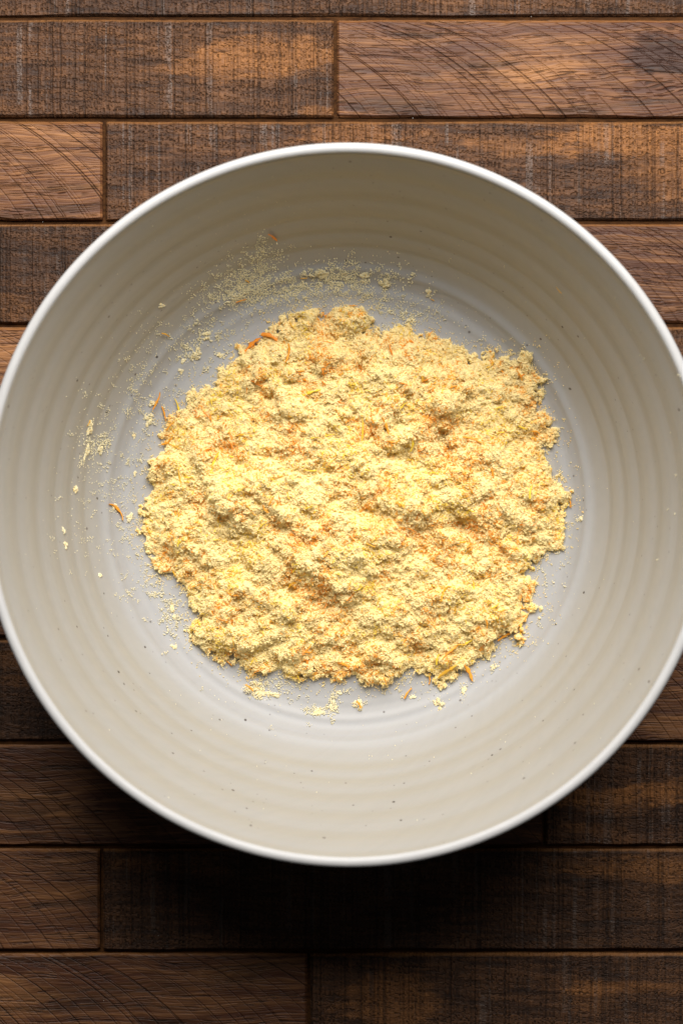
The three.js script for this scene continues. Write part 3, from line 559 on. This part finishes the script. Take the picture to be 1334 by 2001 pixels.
function placeShred(x, y, z, n, ang, lenPx, mat, variant, label, group, fat = 1) {
  const m = mesh(numbered('zest_shred'), shredVar[variant % shredVar.length], mat), L = lenPx * K * .82;
  const q = new THREE.Quaternion().setFromUnitVectors(new THREE.Vector3(0, 1, 0), n);
  m.quaternion.copy(q).multiply(new THREE.Quaternion().setFromAxisAngle(new THREE.Vector3(0, 1, 0), ang)); m.position.set(x, y, z);
  const wide = Math.max(.0042, L) / L * .9;
  m.scale.set(L, L * clamp(wide, .7, 1.6), L * fat * clamp(wide, .6, 1.7)); tag(m, label, 'zest shred', group); return m;
}
{
  seed = 606;
  // [x, y, length, angle in the picture (degrees, clockwise), colour, shape, width, label]
  const LOOSE = [
    [532, 462, 34, 38, 'deep', 0, 1.7, 'thick deep orange zest shred high on the upper bowl wall, topmost of all shreds'],
    [470, 587, 20, -10, 'orange', 4, 1.3, 'short orange zest shred lying among the sprinkled grains above the heap'],
    [483, 549, 11, 10, 'gold', 6, 1.4, 'tiny golden zest speck among the sprinkled grains, above the short orange shred'],
    [593, 543, 14, -20, 'gold', 6, 1.3, 'golden zest bit in the middle of the sprinkled grains above the heap'],
    [527, 660, 34, 22, 'deep', 4, 1.8, 'fat deep orange zest shred on the upper left edge of the heap'],
    [494, 676, 44, -28, 'deep', 1, 1.2, 'long deep orange zest shred leaning off the upper left edge of the heap'],
    [306, 784, 36, 98, 'orange', 0, 1.3, 'upright orange zest shred with crumbs on the floor left of the heap'],
    [320, 808, 30, 64, 'orange', 6, 1.1, 'slanted orange zest shred just under the upright orange one, left of the heap'],
    [347, 796, 36, 60, 'yellow', 0, 1.1, 'slim yellow zest shred sticking out of the left edge of the heap'],
    [224, 1001, 52, 38, 'orange', 3, 1.0, 'curled orange zest shred on the floor left of the heap'],
    [173, 827, 13, 100, 'gold', 6, 1.6, 'small golden zest bit on a sugar clump on the left bowl wall'],
    [322, 653, 22, 30, 'gold', 4, 1.0, 'small golden zest shred on the upper left floor away from the heap'],
    [797, 1355, 25, -55, 'orange', 4, 1.1, 'loose orange zest shred on the bare floor below the heap'],
    [911, 1310, 44, 72, 'orange', 1, 1.1, 'bent orange zest shred standing at the lower right tip of the heap'],
    [838, 1328, 18, 90, 'orange', 4, 1.2, 'short orange zest shred poking out of the bottom edge of the heap'],
    [1092, 566, 16, 45, 'gold', 6, 1.0, 'lone tiny orange zest bit high on the right bowl wall'],
    [986, 1245, 32, -18, 'orange', 1, 1.1, 'orange zest shred bridging the gap at the lower right of the heap'],
    [1016, 1232, 32, 95, 'gold', 4, 1.0, 'thin golden zest shred upright on the lower right outcrop of the heap'],
    [949, 1218, 20, 80, 'orange', 4, 1.2, 'short orange zest shred above the gap at the lower right of the heap'],
    [880, 1273, 46, -50, 'orange', 0, 1.0, 'straight slanting orange zest shred near the lower right edge of the heap'],
    [912, 1256, 40, -42, 'yellow', 6, 1.0, 'yellow zest shred slanting beside a straight orange one at the lower right'],
    [856, 1288, 22, -75, 'yellow', 4, 1.3, 'short yellow zest shred near the bottom right edge of the heap'],
    [873, 1311, 42, -50, 'gold', 6, 1.5, 'broad golden zest shred on the lowest right tongue of the heap'],
    [1046, 845, 14, 20, 'orange', 4, 1.6, 'orange zest bit on the right edge of the heap'],
    [1113, 983, 18, 80, 'orange', 4, 1.2, 'short orange zest shred at the far right edge of the heap'],
    [845, 586, 7, 0, 'gold', 6, 1.6, 'golden zest crumb alone above the upper right edge of the heap'],
    [700, 1376, 16, 60, 'orange', 4, 1.6, 'orange zest bit on the round sugar clump below the heap'],
    [487, 1344, 20, 40, 'orange', 4, 1.3, 'orange zest bit on the largest stray sugar clump'],
    [448, 1297, 14, 20, 'orange', 6, 1.6, 'orange zest bit at the lower left edge of the heap'],
    [752, 832, 36, 78, 'orange', 1, .9, 'orange zest shred upright on the upper middle of the heap'],
    [707, 842, 48, 82, 'yellow', 0, .8, 'long yellow zest shred upright left of the middle orange shred'],
    [803, 868, 28, 95, 'yellow', 4, 1.2, 'short broad yellow zest shred right of the middle orange shred'],
    [922, 862, 40, 20, 'orange', 4, .9, 'curved orange zest shred in the hollow at the right of the heap'],
    [835, 742, 22, -30, 'deep', 6, .8, 'thin dark orange zest shred on the upper right slope of the heap'],
    [978, 726, 12, 0, 'orange', 6, 2.0, 'round orange zest dot on the upper right of the heap'],
    [1013, 735, 22, 60, 'orange', 4, 1.0, 'orange zest shred near the upper right corner of the heap'],
    [560, 690, 40, 95, 'orange', 7, .8, 'curved orange zest shred on the upper left slope of the heap'],
    [606, 770, 46, -10, 'yellow', 1, .8, 'yellow zest shred lying across the pale upper left lump of the heap'],
    [350, 932, 40, 68, 'gold', 0, .8, 'long golden zest shred on the left shoulder of the heap'],
    [420, 905, 46, -62, 'yellow', 1, .7, 'long thin yellow zest shred on the left part of the heap'],
    [870, 1160, 34, -70, 'gold', 7, 1.0, 'golden zest hook on the lower right slope of the heap'],
    [1036, 962, 26, -80, 'yellow', 4, 1.3, 'yellow zest shred on the right shoulder of the heap'],
    [600, 1275, 16, -15, 'orange', 6, 1.6, 'orange zest bit on the bottom slope of the heap'],
    [672, 1300, 30, 25, 'orange', 4, 1.4, 'orange zest shred near the bottom edge of the heap'],
  ];
  for (const [px, py, len, deg, c, v, fat, label] of LOOSE) {
    let p = onBowl(px, py, .0004), n = bowlNormal(p.x, p.z);
    let h = .014; for (let i = 0; i < 6; i++) { const x = pxX(px, h), z = pxZ(py, h); if (heapAt(x, z) > 0) h = heapY(x, z); }
    const x = pxX(px, h), z = pxZ(py, h);
    if (heapAt(x, z) > 0) { p = new THREE.Vector3(x, heapY(x, z) + .0004, z); n = heapNormal(x, z, .0024).lerp(new THREE.Vector3(0, 1, 0), .5).normalize(); }
    if (/sugar clump|with crumbs/.test(label)) p.y += .0018;
    placeShred(p.x, p.y, p.z, n, -deg * Math.PI / 180, len * 1.05, ZEST[c], v, label, 'shreds of citrus zest', fat * .8);
  }
  // the rest, worked into the sugar
  const words = { orange: 'thin orange zest shred worked into the sugar heap', deep: 'thin deep orange zest shred worked into the sugar heap', yellow: 'thin yellow zest shred worked into the sugar heap', gold: 'thin golden zest shred worked into the sugar heap' };
  for (let t = 0, n = 0; n < 250 && t < 20000; t++) {
    const i = Math.floor(rnd() * NX), j = Math.floor(rnd() * NZ), k = j * NX + i; if (heap[k] < 1.2) continue;
    const x = GX0 + i * CELL, z = GZ0 + j * CELL, [s, hue] = stainAt(x, z); if (rnd() > .15 + s) continue; n++;
    const c = hue > .56 ? 'deep' : hue > .46 ? 'orange' : hue > .40 ? 'gold' : 'yellow', nn = heapNormal(x, z, .0024).lerp(new THREE.Vector3(gauss() * .3, 1, gauss() * .3), .4).normalize();
    const ux = x - pxX(690, HP), uz = z - pxZ(970, HP), rad = Math.hypot(ux, uz), sec = rad < .03 ? 'crown' : (['right', 'lower right', 'lower', 'lower left', 'left', 'upper left', 'upper', 'upper right'][Math.round(Math.atan2(uz, ux) / (Math.PI / 4) + 8) % 8]) + (rad > .062 ? ' edge' : ' slope');
    placeShred(x, heapY(x, z) + rr(.0001, .0008), z, nn, rnd() * 6.28, rr(9, 26), ZEST[c], Math.floor(rnd() * 10), words[c].replace('sugar heap', sec + ' of the sugar heap'), (c === 'gold' ? 'golden' : c === 'deep' ? 'deep orange' : c) + ' zest shreds in the ' + sec + ' of the heap', rr(.45, .9));
  }
  // hollows mostly; extra orange zest flecks standing in for warm light scattered there
  const GLOW_SPOTS = [[708, 722, 22], [530, 776, 18], [440, 872, 36], [570, 905, 34], [560, 1150, 34], [720, 1002, 26], [905, 1030, 34], [870, 858, 42], [388, 975, 24], [700, 630, 26], [940, 850, 26], [670, 905, 40], [520, 930, 30], [820, 1060, 26], [370, 1100, 14], [750, 790, 30], [1000, 1110, 24], [640, 1190, 24]].map(([x, y, r]) => [pxX(x, HP), pxZ(y, HP), r * K * .82]);
  // crumbs of zest too small to count
  const fl = new Cloud(), C = new THREE.Color(), up = new THREE.Vector3(0, 1, 0);
  for (let t = 0, n = 0; n < 15000 && t < 600000; t++) {
    const i = Math.floor(rnd() * NX), j = Math.floor(rnd() * NZ), k = j * NX + i; if (heap[k] < .6) continue;
    const x = GX0 + i * CELL, z = GZ0 + j * CELL, [s, hue] = stainAt(x, z); let glowSpot = 0; for (const [px, pz, pr] of GLOW_SPOTS) glowSpot = Math.max(glowSpot, Math.exp(-((x - px) ** 2 + (z - pz) ** 2) / (pr * pr)));
    if (rnd() > .07 + s * s + glowSpot * .40) continue; n++;
    const a = glowSpot * .12 + hue + (rnd() - .5) * .25; if (a > .60) C.setRGB(.92, .36, .03); else if (a > .43) C.setRGB(.95, .48, .06); else C.setRGB(.94, .68, .09);
    const q = new THREE.Quaternion().setFromUnitVectors(up, heapNormal(x, z)).multiply(new THREE.Quaternion().setFromAxisAngle(up, rnd() * 6.28)), L = rr(.0005, .0018);
    fl.add(x, heapY(x, z) + rr(.0001, .0009), z, [L, rr(.00024, .0004), rr(.00026, .00046)], C, q);
  }
  const im = fl.build('zest_flecks', crystalGeo, new THREE.MeshPhysicalMaterial({ color: 0xffffff, roughness: .45, specularIntensity: .5 }), scene);
  tag(im, 'fine orange and yellow flecks of grated zest all through the sugar heap', 'zest flecks', null, 'stuff');
}
// ---------------------------------------------------------------- the softbox that lights the table, beyond the top of the frame
{
  const box = new THREE.Group(); box.name = 'softbox'; scene.add(box);
  tag(box, 'rectangular white softbox lamp standing behind the table', 'studio lamp');
  box.position.copy(KEY_POS); box.lookAt(KEY_AIM);
  const dif = new THREE.PlaneGeometry(KEY_W, KEY_H); dif.translate(0, 0, -.006);
  mesh('diffuser', dif, new THREE.MeshStandardMaterial({ color: 0xdddddd, emissive: 0xffffff, emissiveIntensity: .6, roughness: .9 }), box);
  const black = new THREE.MeshStandardMaterial({ color: 0x151515, roughness: .8 });
  const shape = new THREE.BufferGeometry(), w = KEY_W / 2 + .01, h = KEY_H / 2 + .01, v = [[-w, -h, -.01], [w, -h, -.01], [w, h, -.01], [-w, h, -.01], [-.08, -.08, -.3], [.08, -.08, -.3], [.08, .08, -.3], [-.08, .08, -.3]].flat();
  shape.setAttribute('position', new THREE.Float32BufferAttribute(v, 3)); shape.setIndex([0, 1, 5, 0, 5, 4, 1, 2, 6, 1, 6, 5, 2, 3, 7, 2, 7, 6, 3, 0, 4, 3, 4, 7, 4, 5, 6, 4, 6, 7]);
  const s2 = shape.toNonIndexed(); s2.computeVertexNormals(); mesh('housing', s2, black, box);
}
scene.traverse((o) => { if (o.isMesh) o.castShadow = o.receiveShadow = true; });
renderer.render(scene, camera);
